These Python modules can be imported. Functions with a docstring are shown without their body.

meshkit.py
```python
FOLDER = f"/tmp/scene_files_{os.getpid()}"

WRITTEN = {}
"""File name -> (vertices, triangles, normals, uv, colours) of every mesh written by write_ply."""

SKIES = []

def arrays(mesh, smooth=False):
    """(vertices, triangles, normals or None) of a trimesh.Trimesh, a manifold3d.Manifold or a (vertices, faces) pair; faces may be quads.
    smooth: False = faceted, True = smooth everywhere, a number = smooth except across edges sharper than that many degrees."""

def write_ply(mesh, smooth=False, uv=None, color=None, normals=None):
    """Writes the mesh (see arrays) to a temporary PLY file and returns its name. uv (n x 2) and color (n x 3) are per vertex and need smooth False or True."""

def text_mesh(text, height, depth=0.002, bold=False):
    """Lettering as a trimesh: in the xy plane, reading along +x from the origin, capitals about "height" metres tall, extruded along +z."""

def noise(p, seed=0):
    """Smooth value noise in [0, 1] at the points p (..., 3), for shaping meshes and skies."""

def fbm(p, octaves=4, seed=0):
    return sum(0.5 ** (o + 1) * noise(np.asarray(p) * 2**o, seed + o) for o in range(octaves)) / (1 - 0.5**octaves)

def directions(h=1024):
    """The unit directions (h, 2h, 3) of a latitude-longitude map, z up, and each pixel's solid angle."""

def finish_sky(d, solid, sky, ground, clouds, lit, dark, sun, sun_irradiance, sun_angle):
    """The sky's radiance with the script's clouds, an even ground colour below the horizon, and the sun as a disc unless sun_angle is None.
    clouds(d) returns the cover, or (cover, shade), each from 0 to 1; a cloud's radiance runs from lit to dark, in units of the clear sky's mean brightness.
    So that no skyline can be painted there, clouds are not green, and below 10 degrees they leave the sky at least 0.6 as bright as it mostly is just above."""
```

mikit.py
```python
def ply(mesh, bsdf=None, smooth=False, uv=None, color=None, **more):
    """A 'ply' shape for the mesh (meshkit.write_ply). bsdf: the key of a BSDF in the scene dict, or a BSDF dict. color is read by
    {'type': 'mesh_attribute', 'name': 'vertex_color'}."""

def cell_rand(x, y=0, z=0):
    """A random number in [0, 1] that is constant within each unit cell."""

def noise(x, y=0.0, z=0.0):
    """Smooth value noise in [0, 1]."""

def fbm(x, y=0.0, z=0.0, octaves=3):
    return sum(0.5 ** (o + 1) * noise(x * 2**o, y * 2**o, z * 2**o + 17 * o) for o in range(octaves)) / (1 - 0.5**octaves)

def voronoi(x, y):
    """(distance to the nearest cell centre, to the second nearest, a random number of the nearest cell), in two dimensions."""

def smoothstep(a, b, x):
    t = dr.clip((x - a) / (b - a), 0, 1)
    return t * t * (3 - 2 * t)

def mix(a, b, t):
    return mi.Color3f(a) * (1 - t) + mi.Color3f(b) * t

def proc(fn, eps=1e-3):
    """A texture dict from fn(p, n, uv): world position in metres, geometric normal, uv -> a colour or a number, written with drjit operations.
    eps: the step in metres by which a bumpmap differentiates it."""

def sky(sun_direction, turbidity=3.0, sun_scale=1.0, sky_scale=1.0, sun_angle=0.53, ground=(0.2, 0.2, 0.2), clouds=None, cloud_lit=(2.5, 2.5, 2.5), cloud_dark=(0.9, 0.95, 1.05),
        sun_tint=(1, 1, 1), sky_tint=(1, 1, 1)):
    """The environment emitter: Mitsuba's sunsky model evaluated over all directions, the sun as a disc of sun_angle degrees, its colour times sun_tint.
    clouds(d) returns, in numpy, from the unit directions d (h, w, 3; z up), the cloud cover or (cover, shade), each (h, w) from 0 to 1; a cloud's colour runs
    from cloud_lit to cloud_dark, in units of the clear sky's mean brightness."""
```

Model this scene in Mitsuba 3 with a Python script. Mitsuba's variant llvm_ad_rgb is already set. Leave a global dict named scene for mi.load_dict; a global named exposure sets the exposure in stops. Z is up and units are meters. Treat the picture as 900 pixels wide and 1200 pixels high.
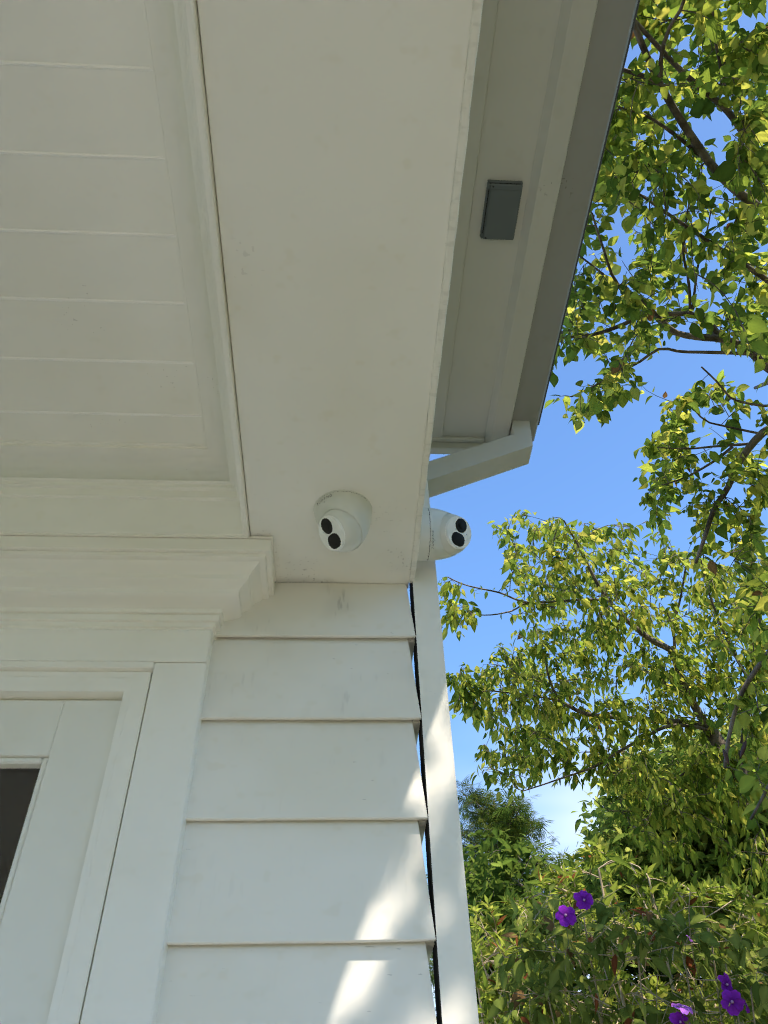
import math
import numpy as np
import trimesh
import manifold3d
import drjit as dr
import mitsuba as mi
import mikit
import meshkit
from mikit import fbm, noise, smoothstep, mix, proc
from shapely.geometry import Polygon, Point

# ------------------------------------------------------------------ camera, sky, exposure
# the camera is the origin; the ground lies 1.6 m below it; x right along the house wall, y towards the wall, z up
CAM = np.array([[0.9984, -0.0490, -0.0265], [0.0157, 0.7041, -0.7099], [0.0535, 0.7084, 0.7038]])   # rows: right, down, forward
FOC = 940.49
T = mi.ScalarTransform4f
scene, labels = {'type': 'scene'}, {}
scene['camera'] = {'type': 'perspective', 'fov': math.degrees(2 * math.atan(450 / FOC)), 'fov_axis': 'x', 'near_clip': 0.02, 'far_clip': 2000.0,
                   'to_world': T().look_at(origin=[0, 0, 0], target=CAM[2].tolist(), up=(-CAM[1]).tolist())}
SUN = np.array([0.385, -0.53, 1.0])


def cloud_cover(d):
    p = d / np.maximum(d[..., 2:3], 0.12)
    n = meshkit.fbm(p * np.array([0.9, 0.9, 1.0]) + np.array([3.3, 1.2, 0]), 5, seed=4)
    low = np.clip((0.55 - d[..., 2]) / 0.2, 0, 1)
    c = np.clip((n - 0.53) * 2.8, 0, 0.6) * low
    return c, np.full(c.shape, 0.1)


scene['sky'] = mikit.sky(SUN, turbidity=2.4, sun_scale=0.76, sun_tint=(0.94, 1.0, 1.13), sky_tint=(0.95, 1.03, 1.09), ground=(0.2, 0.19, 0.16), clouds=cloud_cover, cloud_lit=(1.7, 1.8, 1.95))
exposure = 3.12
GROUND = -1.6

# ------------------------------------------------------------------ helpers


def rgb(*c):
    return {'type': 'rgb', 'value': list(map(float, c))}


def key_for(base):
    if base not in scene and base not in labels:
        return base
    k = 1
    while f'{base}_{k:03d}' in scene or f'{base}_{k:03d}' in labels:
        k += 1
    return f'{base}_{k:03d}'


def thing(name, label, cat, group=None):
    k = key_for(name)
    labels[k] = {'label': label, 'category': cat}
    if group:
        labels[k]['group'] = group
    return k


def put(parent, name, mesh, bsdf, smooth=False, label=None, stuff=False, **kw):
    k = key_for(f'{parent}__{name}' if parent else name)
    scene[k] = mikit.ply(mesh, bsdf, smooth=smooth, **kw)
    if label or stuff:
        labels[k] = {}
        if label:
            labels[k]['label'] = label
        if stuff:
            labels[k]['kind'] = 'stuff'
    return k


def struct(name, mesh, bsdf, smooth=False, **kw):
    scene[name] = mikit.ply(mesh, bsdf, smooth=smooth, **kw)
    labels[name] = {'kind': 'structure'}


def box(x0, x1, y0, y1, z0, z1, b=0.0015):
    """a box with chamfered edges"""
    lo, hi = np.array([x0, y0, z0], float), np.array([x1, y1, z1], float)
    b = min(b, *(0.3 * (hi - lo)))
    pts = []
    for i in range(8):
        s = [(i >> k) & 1 for k in range(3)]
        c = np.where(s, hi, lo)
        inn = np.where(s, -b, b)
        for ax in range(3):
            q = c + inn
            q[ax] = c[ax]
            pts.append(q)
    return trimesh.Trimesh(np.array(pts)).convex_hull


def join(*ms):
    return trimesh.util.concatenate(list(ms))


def prism(poly, axis, a, b):
    """polygon points (u, v) extruded along an axis: axis 'x' -> (y, z), 'y' -> (x, z), 'z' -> (x, y)"""
    m = trimesh.creation.extrude_polygon(Polygon(poly), b - a, engine='earcut')
    v = m.vertices.copy()
    if axis == 'x':
        v = np.column_stack([v[:, 2] + a, v[:, 0], v[:, 1]])
    elif axis == 'y':
        v = np.column_stack([v[:, 0], v[:, 2] + a, v[:, 1]])
    else:
        v = np.column_stack([v[:, 0], v[:, 1], v[:, 2] + a])
    m = trimesh.Trimesh(v, m.faces, process=False)
    m.fix_normals()
    return m


def loft(rings, closed=True):
    """rings of equal length, joined one to the next"""
    n = len(rings[0])
    v = np.vstack(rings)
    f = []
    for i in range(len(rings) - 1):
        for j in range(n if closed else n - 1):
            a, b = i * n + j, i * n + (j + 1) % n
            f += [[a, b, b + n], [a, b + n, a + n]]
    return trimesh.Trimesh(v, f, process=False)


def tube(p, r, sides=6):
    p = np.asarray(p, float)
    r = np.broadcast_to(r, (len(p),))
    t = np.gradient(p, axis=0)
    t /= np.linalg.norm(t, axis=1, keepdims=True) + 1e-12
    ref = np.where(np.abs(t[:, 2:]) < 0.9, [0, 0, 1.0], [1.0, 0, 0])
    a = np.cross(t, ref)
    a /= np.linalg.norm(a, axis=1, keepdims=True) + 1e-12
    b = np.cross(t, a)
    ang = np.arange(sides) * 2 * np.pi / sides
    rings = [p[i] + r[i] * (np.cos(ang)[:, None] * a[i] + np.sin(ang)[:, None] * b[i]) for i in range(len(p))]
    m = loft(rings)
    n = len(m.vertices)
    v = np.vstack([m.vertices, p[:1], p[-1:]])
    k = (len(p) - 1) * sides
    f = [[j, n, (j + 1) % sides] for j in range(sides)] + [[k + j, k + (j + 1) % sides, n + 1] for j in range(sides)]
    m = trimesh.Trimesh(v, np.vstack([m.faces, f]), process=False)
    m.invert() if m.volume < 0 else None
    return m


def dirs(px, py):
    d = CAM.T @ np.array([(px - 450) / FOC, (py - 600) / FOC, 1.0])
    return d


def un(px, py, dist):
    """a point in the place, dist metres from where the photographer stood"""
    d = dirs(px, py)
    return d / np.linalg.norm(d) * dist


# ------------------------------------------------------------------ materials
def paint(name, col, rough=0.5, dirt=0.06, grime_or_shade=None, bump=0.00025, scale=160.0, warm=(0.86, 0.82, 0.70)):
    """matt outdoor paint: slight blotches, brush grain, and (grime) mould specks and painted shade where told"""
    c = tuple(map(float, col))
    cw = tuple(float(a * b) for a, b in zip(col, warm))

    def colour(p, n, uv):
        a = fbm(p.x * 3.1 + 5, p.y * 3.1, p.z * 3.1, octaves=4)
        b = fbm(p.x * 38, p.y * 38, p.z * 38 + 9, octaves=3)
        t = smoothstep(0.40, 0.75, a) * dirt + smoothstep(0.62, 0.80, b) * dirt * 0.5
        out = mix(c, cw, t / max(dirt, 1e-6) * min(1.0, dirt * 6))
        if grime_or_shade is not None:
            g = dr.clip(grime_or_shade(p, n), 0, 1)
            out = out * (1 - g) + mi.Color3f(0.10, 0.095, 0.075) * g
        return out

    def relief(p, n, uv):
        return fbm(p.x * scale, p.y * scale, p.z * scale, octaves=3)

    base = {'type': 'principled', 'base_color': proc(colour), 'roughness': float(rough), 'specular': 0.4}
    scene[name] = {'type': 'twosided', 'bsdf': {'type': 'bumpmap', 'arbitrary': proc(relief, eps=6e-4), 'scale': float(bump), 'bsdf': base}}


def soffit_grime(p, n):
    spots = smoothstep(0.60, 0.78, fbm(p.x * 190, p.y * 190, p.z * 190, octaves=3))
    cloud = smoothstep(0.40, 0.66, fbm(p.x * 13 + 3, p.y * 13, p.z * 13, octaves=3))
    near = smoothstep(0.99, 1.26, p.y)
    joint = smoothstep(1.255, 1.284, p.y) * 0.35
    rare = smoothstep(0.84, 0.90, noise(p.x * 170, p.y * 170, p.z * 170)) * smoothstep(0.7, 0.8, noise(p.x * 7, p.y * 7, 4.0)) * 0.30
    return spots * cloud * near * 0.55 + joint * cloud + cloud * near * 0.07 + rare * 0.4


def siding_grime_and_shade(p, n):
    streak = smoothstep(0.58, 0.80, fbm(p.x * 120, p.y * 40, p.z * 24, octaves=3))
    patch = smoothstep(0.48, 0.72, fbm(p.x * 9, p.y * 9, p.z * 9 + 3, octaves=3))
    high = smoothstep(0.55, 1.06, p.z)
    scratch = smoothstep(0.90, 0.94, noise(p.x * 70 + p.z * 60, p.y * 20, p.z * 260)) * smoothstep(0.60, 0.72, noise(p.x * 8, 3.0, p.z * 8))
    return streak * patch * (0.04 + 0.18 * high) + scratch * 0.30 + high * (0.09 + 0.09 * patch)  # streaks and scratches, plus shade under the beam painted into the upper boards


def edge_grime(p, n):
    return smoothstep(0.52, 0.72, fbm(p.x * 50, p.y * 130, p.z * 50, octaves=3)) * 0.13


def few_specks(p, n):
    return smoothstep(0.86, 0.92, noise(p.x * 210, p.y * 210, p.z * 210)) * smoothstep(0.80, 0.88, noise(p.x * 9, p.y * 9, p.z * 9)) * 0.45


paint('soffit_paint', (0.79, 0.785, 0.73), 0.55, 0.08, soffit_grime, bump=0.0004)
paint('siding_paint', (0.78, 0.755, 0.685), 0.50, 0.07, siding_grime_and_shade, bump=0.0006, scale=90.0)
paint('trim_paint', (0.80, 0.78, 0.715), 0.38, 0.04, few_specks, bump=0.00015)
paint('shaded_door_paint', (0.725, 0.715, 0.655), 0.40, 0.04, few_specks, bump=0.00015)  # trim tone darkened: shade of the door recess put into the colour
paint('ceiling_paint', (0.79, 0.785, 0.735), 0.5, 0.05, few_specks, bump=0.00015)
paint('worn_edge_paint', (0.76, 0.75, 0.69), 0.55, 0.08, edge_grime, bump=0.0008, scale=110.0)
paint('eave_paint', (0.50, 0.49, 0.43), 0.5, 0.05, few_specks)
paint('gutter_paint', (0.285, 0.285, 0.26), 0.40, 0.08, few_specks, bump=0.0001)
paint('pipe_paint', (0.77, 0.75, 0.68), 0.42, 0.05, few_specks, bump=0.0001)


def plain(name, col, rough, **kw):
    scene[name] = {'type': 'twosided', 'bsdf': {'type': 'principled', 'base_color': rgb(*col), 'roughness': float(rough), **kw}}


plain('bead_gloss', (0.84, 0.835, 0.80), 0.22)
plain('camera_plastic', (0.62, 0.63, 0.58), 0.33)
plain('camera_face_plastic', (0.76, 0.77, 0.74), 0.30)
plain('camera_black', (0.005, 0.005, 0.006), 0.22, specular=0.25)
plain('camera_dark_seam', (0.05, 0.05, 0.05), 0.5)
plain('ink_black', (0.03, 0.03, 0.03), 0.5)
plain('ink_grey', (0.06, 0.06, 0.06), 0.5)
plain('box_plastic', (0.095, 0.112, 0.118), 0.38)
plain('room_dark', (0.012, 0.012, 0.012), 0.8)
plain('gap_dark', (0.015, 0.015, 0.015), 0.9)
plain('roof_dark', (0.07, 0.075, 0.08), 0.7)
scene['window_glass'] = {'type': 'thindielectric', 'int_ior': 1.52}


def bark_colour(p, n, uv):
    a = fbm(p.x * 22, p.y * 22, p.z * 9, octaves=3)
    return mix((0.055, 0.040, 0.028), (0.17, 0.135, 0.10), smoothstep(0.3, 0.7, a))


scene['bark'] = {'type': 'twosided', 'bsdf': {'type': 'principled', 'base_color': proc(bark_colour), 'roughness': 0.8}}
plain('pale_twig', (0.36, 0.28, 0.18), 0.8)
plain('dark_pod', (0.05, 0.018, 0.014), 0.6)
plain('stem_green', (0.12, 0.15, 0.05), 0.6)


def leaf_bsdf(name, trans, rough):
    scene[name] = {'type': 'principledthin', 'base_color': {'type': 'mesh_attribute', 'name': 'vertex_color'}, 'roughness': rough, 'diff_trans': trans, 'spec_trans': 0.0, 'eta': 1.45}


leaf_bsdf('leaf', 1.10, 0.30)
leaf_bsdf('needle', 0.5, 0.5)
leaf_bsdf('petal', 0.7, 0.6)


def ground_colour(p, n, uv):
    g = fbm(p.x * 1.3, p.y * 1.3, 0, octaves=4)
    f = fbm(p.x * 45, p.y * 45, 2, octaves=3)
    grass = mix((0.055, 0.075, 0.03), (0.12, 0.14, 0.065), g * 0.6 + f * 0.5)
    return grass


def paving_colour(p, n, uv):
    f = fbm(p.x * 60, p.y * 60, 2, octaves=3)
    g = fbm(p.x * 2, p.y * 2, 1, octaves=3)
    return mix((0.20, 0.195, 0.172), (0.33, 0.318, 0.282), f * 0.5 + g * 0.5)


scene['ground_grass'] = {'type': 'twosided', 'bsdf': {'type': 'diffuse', 'reflectance': proc(ground_colour)}}
scene['paving_stone'] = {'type': 'twosided', 'bsdf': {'type': 'diffuse', 'reflectance': proc(paving_colour)}}

# ------------------------------------------------------------------ the setting
struct('ground', trimesh.Trimesh([[-300, -300, GROUND], [300, -300, GROUND], [300, 300, GROUND], [-300, 300, GROUND]], [[0, 1, 2], [0, 2, 3]]), 'ground_grass')
struct('patio', box(-4, 2.0, -5.5, 1.29, GROUND - 0.05, GROUND + 0.05, 0.004), 'paving_stone')

# ------------------------------------------------------------------ the house
WALL, Z0, ZE = 1.27, 1.0650, 1.60      # siding plane, underside of the beam, underside of the eave
house = thing('house', 'white painted house corner with lap siding, panelled porch ceiling, beam, eave and door', 'house')

# wall: a core of slabs, with lap boards on it
core = join(box(-0.335, 0.135, 1.302, 6, GROUND, 1.06), box(-4, -1.36, 1.302, 6, GROUND, 1.06), box(-1.36, -0.335, 1.302, 1.42, 0.86, 1.06), box(-4, 0.135, 1.3005, 1.345, 1.062, 1.609))
wall = put(house, 'wall', core, 'siding_paint')
rs = np.random.default_rng(5)
zb, nb = 0.9225, 0
levels = [0.9229 + 0.1801, 0.9229, 0.7446, 0.5634, 0.3800, 0.199, 0.018, -0.163, -0.344, -0.525, -0.706, -0.887, -1.068, -1.249, -1.43]
for i in range(1, len(levels)):
    zl = levels[i]
    top = min(zl + 0.200, Z0 - 0.0015)
    dy = rs.normal(0, 0.0004)
    lean = 0.0145 / 0.181
    t = 0.0066      # thinner than the lean: a dark hollow stays behind each lap
    h = top - zl
    n = 14
    xe = 0.1486 + rs.normal(0, 0.0003)
    xs = np.linspace(-0.262, xe, n)
    rings = []
    for x in xs:
        wob = 0.0010 * (meshkit.noise(np.array([x * 9, zl * 7, 1.0])) - 0.5)
        y = WALL + dy + wob
        zz = zl + 0.0012 * (meshkit.noise(np.array([x * 6, zl * 5, 7.0])) - 0.5)
        rings.append(np.array([[x, y + 0.0012, zz], [x, y, zz + 0.0016], [x - lean * h * (x == xe), y + lean * h, top], [x - lean * h * (x == xe), y + t + lean * h, top], [x, y + t, zz]]))
    m = loft(rings)
    k = len(m.vertices)
    cap = [[0, 1, 2], [0, 2, 3], [0, 3, 4]]
    f = np.vstack([m.faces, cap, [[k - 5 + c for c in q[::-1]] for q in cap]])
    m = trimesh.Trimesh(m.vertices, f, process=False)
    if m.volume < 0:
        m.invert()
    put(wall, 'siding_board', m, 'siding_paint')
    # the boards of the side wall, mitred round the corner
    put(wall, 'side_board', prism([(0.1480, zl), (0.1480 - lean * h, top), (0.1355, top), (0.1355, zl)], 'y', 1.2865, 6.0), 'siding_paint')

# door surround: flat casings, head board, cornice with a returned end, cap
CY, CXR = 1.25, -0.2407
cas = put(house, 'door_surround', join(box(-0.335, CXR, CY, 1.2995, GROUND, 0.8465, 0.002), box(-1.45, -1.358, CY, 1.2995, GROUND, 0.8465, 0.002)), 'trim_paint')
put(cas, 'head_board', box(-1.45, CXR - 0.0004, CY - 0.0006, 1.2995, 0.8475, 0.935, 0.0012), 'trim_paint')
put(cas, 'head_bead', box(-1.357, -0.3345, CY - 0.003, 1.262, 0.8325, 0.8462, 0.002), 'trim_paint')
prof = [(0.0, 0.905), (0.0008, 0.9225), (0.0050, 0.9232), (0.0052, 0.9320), (0.0115, 0.9330), (0.0122, 0.9345), (0.0122, 0.9455), (0.0100, 0.9475), (0.0158, 0.9488), (0.0165, 0.9500), (0.0168, 0.9560), (0.0210, 0.9585), (0.0360, 0.9630), (0.0440, 0.9665), (0.0485, 0.9705),
        (0.0497, 0.9775), (0.0530, 0.9815), (0.0620, 0.9865), (0.0668, 0.9910), (0.0682, 0.9985), (0.0725, 1.0045), (0.0802, 1.0100), (0.0850, 1.0150), (0.0870, 1.0172), (0.0960, 1.0180), (0.0984, 1.0195), (0.0990, 1.0262), (0.050, 1.0262), (-0.02, 1.0262), (-0.02, 0.905)]


def cornice(profile, xl, yb):
    a = [np.array([xl, CY - d, z]) for d, z in profile]
    b = [np.array([CXR + d, CY - d, z]) for d, z in profile]
    c = [np.array([CXR + d, yb, z]) for d, z in profile]
    return loft([np.array(a), np.array(b), np.array(c)])


put(cas, 'cornice', cornice(prof, -1.55, 1.2845), 'trim_paint', smooth=24)
put(cas, 'cornice_cap', cornice([(-0.02, 1.0268), (0.1066, 1.0268), (0.1078, 1.0282), (0.1078, 1.0555), (-0.02, 1.0555)], -1.56, 1.2845), 'trim_paint')
put(cas, 'cap_flashing', cornice([(-0.02, 1.0572), (0.1095, 1.0572), (0.1100, 1.0578), (0.1100, 1.0612), (-0.02, 1.0612)], -1.56, 1.27), 'trim_paint')

# door: brickmould frame, leaf of stile and rails, bead, pane
dframe = [prism([(-0.3805, GROUND), (-0.3390, GROUND), (-0.3390, 0.8320), (-0.3805, 0.7905)], 'y', 1.2585, 1.330), prism([(-1.354, GROUND), (-1.312, GROUND), (-1.312, 0.7905), (-1.354, 0.8320)], 'y', 1.2585, 1.330),
          prism([(-1.3116, 0.7903), (-0.3809, 0.7903), (-0.3396, 0.8318), (-1.3534, 0.8318)], 'y', 1.2588, 1.330)]
door = put(house, 'door', box(-1.311, -0.381, 1.2860, 1.325, 0.7865, 0.7895, 0.0005), 'trim_paint')
put(door, 'jamb', dframe[0], 'trim_paint', label='right hand jamb of the door frame')
put(door, 'jamb', dframe[1], 'trim_paint')
put(door, 'head_jamb', dframe[2], 'trim_paint')
put(door, 'frame_bead', join(box(-0.3695, -0.3680, 1.2578, 1.2582, GROUND, 0.821, 0.0001), box(-1.3, -0.3682, 1.2578, 1.2582, 0.8195, 0.8210, 0.0001)), 'trim_paint')
put(door, 'gap', join(box(-0.3388, -0.3353, 1.268, 1.2985, GROUND, 0.834), box(-1.357, -0.3353, 1.268, 1.2985, 0.8325, 0.836)), 'gap_dark')
put(door, 'stile', box(-0.4870, -0.3830, 1.280, 1.328, GROUND + 0.06, 0.7860, 0.0015), 'shaded_door_paint')
put(door, 'stile', box(-1.310, -1.200, 1.280, 1.328, GROUND + 0.06, 0.7860, 0.0015), 'shaded_door_paint')
put(door, 'rail', box(-1.1995, -0.4875, 1.2808, 1.328, 0.6790, 0.7858, 0.0015), 'shaded_door_paint', label='top rail of the door')
put(door, 'rail', box(-1.1995, -0.4875, 1.2808, 1.328, GROUND + 0.06, GROUND + 0.3, 0.0015), 'shaded_door_paint')
put(door, 'glazing_bead', join(box(-0.4985, -0.4878, 1.2855, 1.308, GROUND + 0.31, 0.6784, 0.003), box(-1.199, -0.4987, 1.2857, 1.308, 0.6675, 0.6786, 0.003)), 'shaded_door_paint')
put(door, 'pane', trimesh.Trimesh([[-1.199, 1.304, GROUND + 0.3], [-0.4930, 1.304, GROUND + 0.3], [-0.4930, 1.304, 0.675], [-1.199, 1.304, 0.675]], [[0, 1, 2], [0, 2, 3]]), 'window_glass', label='dark glass pane of the door')
room = trimesh.creation.box(extents=[2.6, 4.4, 2.65])
room.apply_translation([-1.6, 3.63, GROUND + 1.33])
room.update_faces(np.abs(room.triangles_center[:, 1] - 1.43) > 0.05)
put(house, 'room', room, 'room_dark')

# beam with its two worn edge beads
beam = put(house, 'porch_beam', box(-0.1734, 0.1430, -2.7, 1.2990, Z0, ZE + 0.01, 0.001), 'soffit_paint')


def worn_strip(x0, x1, z0, z1, y0, y1, seed, amp=0.0010):
    ys = np.arange(y0, y1, 0.008)
    rings = []
    for y in ys:
        a, b, c = [amp * 2 * (meshkit.fbm(np.array([q * 7.7 + seed, y * 26, seed]), 3) - 0.5) for q in range(3)]
        e = 0.0018
        rings.append(np.array([[x0 + a, y, z1], [x0 + a, y, z0 + e + c], [x0 + a + e, y, z0 + c], [x1 + b - e, y, z0 + c], [x1 + b, y, z0 + e + c], [x1 + b, y, z1]]))
    m = loft(rings)
    return trimesh.Trimesh(m.vertices, m.faces[:, ::-1], process=False)


put(beam, 'edge_bead', worn_strip(-0.1792, -0.1750, Z0 - 0.010, Z0 + 0.05, -2.7, 1.1465, 1.0, 0.0005), 'trim_paint', smooth=40)
put(beam, 'edge_ledge', box(-0.1869, -0.1790, -2.7, 1.1400, Z0 - 0.0045, Z0 + 0.05, 0.0006), 'ceiling_paint')
put(beam, 'edge_bead', worn_strip(0.1428, 0.1545, Z0 - 0.0035, ZE, -2.7, 1.283, 4.0, 0.0012), 'worn_edge_paint', smooth=40, label='chipped grimy outer edge of the beam')

# porch ceiling: tongue and groove boards inside a mitred crown moulding
AX, AY = -0.1872, 1.1382
ZC = Z0 + 0.1625
ceil = put(house, 'porch_ceiling', box(-4, AX + 0.005, -2.7, AY + 0.13, ZC + 0.02, ZC + 0.04), 'ceiling_paint')
edge = 1.0489
k, y1 = 0, 1.0500
cuts = [1.0545, 0.9800] + [0.9800 - 0.1218 * (j + 1) for j in range(24)]
for j in range(len(cuts) - 1):
    a, b = cuts[j + 1], cuts[j]
    g = 0.0045
    poly = [(a + 0.0016, ZC + 0.0060), (a + 0.0022, ZC + 0.0006), (a + 0.0028, ZC), (b - 0.0010, ZC), (b - 0.0003, ZC + 0.0006), (b, ZC + 0.0060), (b, ZC + 0.018), (a, ZC + 0.018)]
    put(ceil, 'ceiling_board', prism(poly, 'x', -4, AX - 0.0830), 'ceiling_paint')
    if j:
        rise = [(b + 0.0008 - 0.0030 * math.cos(q), ZC + 0.0010 - 0.0036 * math.sin(q)) for q in np.linspace(0, math.pi, 9)]
        put(ceil, 'joint_bead', prism(rise, 'x', -4, AX - 0.0832), 'bead_gloss', smooth=50)
cp = [(-0.004, -0.004), (0.0, 0.0), (0.0120, 0.0780), (0.0182, 0.0790), (0.0190, 0.0800), (0.0190, 0.0975), (0.0198, 0.0985), (0.0262, 0.0995), (0.0270, 0.1005), (0.0270, 0.1080), (0.0278, 0.1090), (0.0335, 0.1100), (0.0345, 0.1110)]
for q in np.linspace(0, 1, 10)[1:]:
    cp.append((0.0345 + 0.0405 * (1 - math.cos(q * math.pi / 2)), 0.1110 + 0.0425 * math.sin(q * math.pi / 2)))
cp += [(0.0790, 0.1540), (0.0796, 0.1550), (0.0796, 0.1600), (0.0860, 0.1606), (0.0866, 0.1660), (-0.004, 0.1660)]


def crown(profile):
    a = [np.array([-4, AY - w, Z0 + h]) for w, h in profile]
    b = [np.array([AX - w, AY - w, Z0 + h]) for w, h in profile]
    c = [np.array([AX - w, -2.7, Z0 + h]) for w, h in profile]
    m = loft([np.array(a), np.array(b), np.array(c)])
    return trimesh.Trimesh(m.vertices, m.faces[:, ::-1], process=False)


put(ceil, 'crown_moulding', crown(cp), 'ceiling_paint', smooth=28)

# roof over everything (it shades the porch), eave soffit, fascia, gutter, downspout
roof = put(house, 'roof', join(box(-4.2, 0.44, -2.85, 1.352, ZE + 0.012, ZE + 0.16), prism([(-4.2, ZE + 0.162), (0.50, ZE + 0.162), (0.50, ZE + 0.19), (-4.2, ZE + 1.6)], 'y', -2.9, 1.352)), 'roof_dark')
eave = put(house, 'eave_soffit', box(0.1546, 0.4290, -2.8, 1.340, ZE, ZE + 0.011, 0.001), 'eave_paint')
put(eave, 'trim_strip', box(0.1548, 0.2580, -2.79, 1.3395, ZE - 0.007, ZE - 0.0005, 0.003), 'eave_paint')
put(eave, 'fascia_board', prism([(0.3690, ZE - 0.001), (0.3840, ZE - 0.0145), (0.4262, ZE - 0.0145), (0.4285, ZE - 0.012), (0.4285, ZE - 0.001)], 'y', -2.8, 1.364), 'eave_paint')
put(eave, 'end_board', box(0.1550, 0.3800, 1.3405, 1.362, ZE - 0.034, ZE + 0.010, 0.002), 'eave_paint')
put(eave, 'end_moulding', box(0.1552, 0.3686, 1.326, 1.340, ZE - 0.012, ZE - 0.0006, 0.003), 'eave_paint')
GX0, GX1, GE = 0.4310, 0.4940, 1.338
gut = [(GX0, ZE), (GX1 + 0.004, ZE), (GX1 + 0.009, ZE + 0.005), (GX1 + 0.009, ZE + 0.040), (GX1 + 0.016, ZE + 0.060), (GX1 + 0.018, ZE + 0.100),
       (GX1 + 0.015, ZE + 0.100), (GX1 + 0.013, ZE + 0.062), (GX1 + 0.006, ZE + 0.042), (GX1 + 0.006, ZE + 0.006), (GX1 + 0.003, ZE + 0.003), (GX0 + 0.002, ZE + 0.003), (GX0 + 0.002, ZE + 0.098), (GX0, ZE + 0.098)]
gutter = put(house, 'gutter', prism(gut, 'y', -2.9, GE), 'gutter_paint')
put(gutter, 'end_cap', prism(gut[:6] + [(GX0, ZE + 0.100)], 'y', GE + 0.0005, GE + 0.003), 'gutter_paint')
put(gutter, 'drip_edge', box(GX0 + 0.006, GX1 + 0.043, -2.9, GE + 0.028, ZE + 0.1005, ZE + 0.108, 0.001), 'roof_dark')

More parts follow.
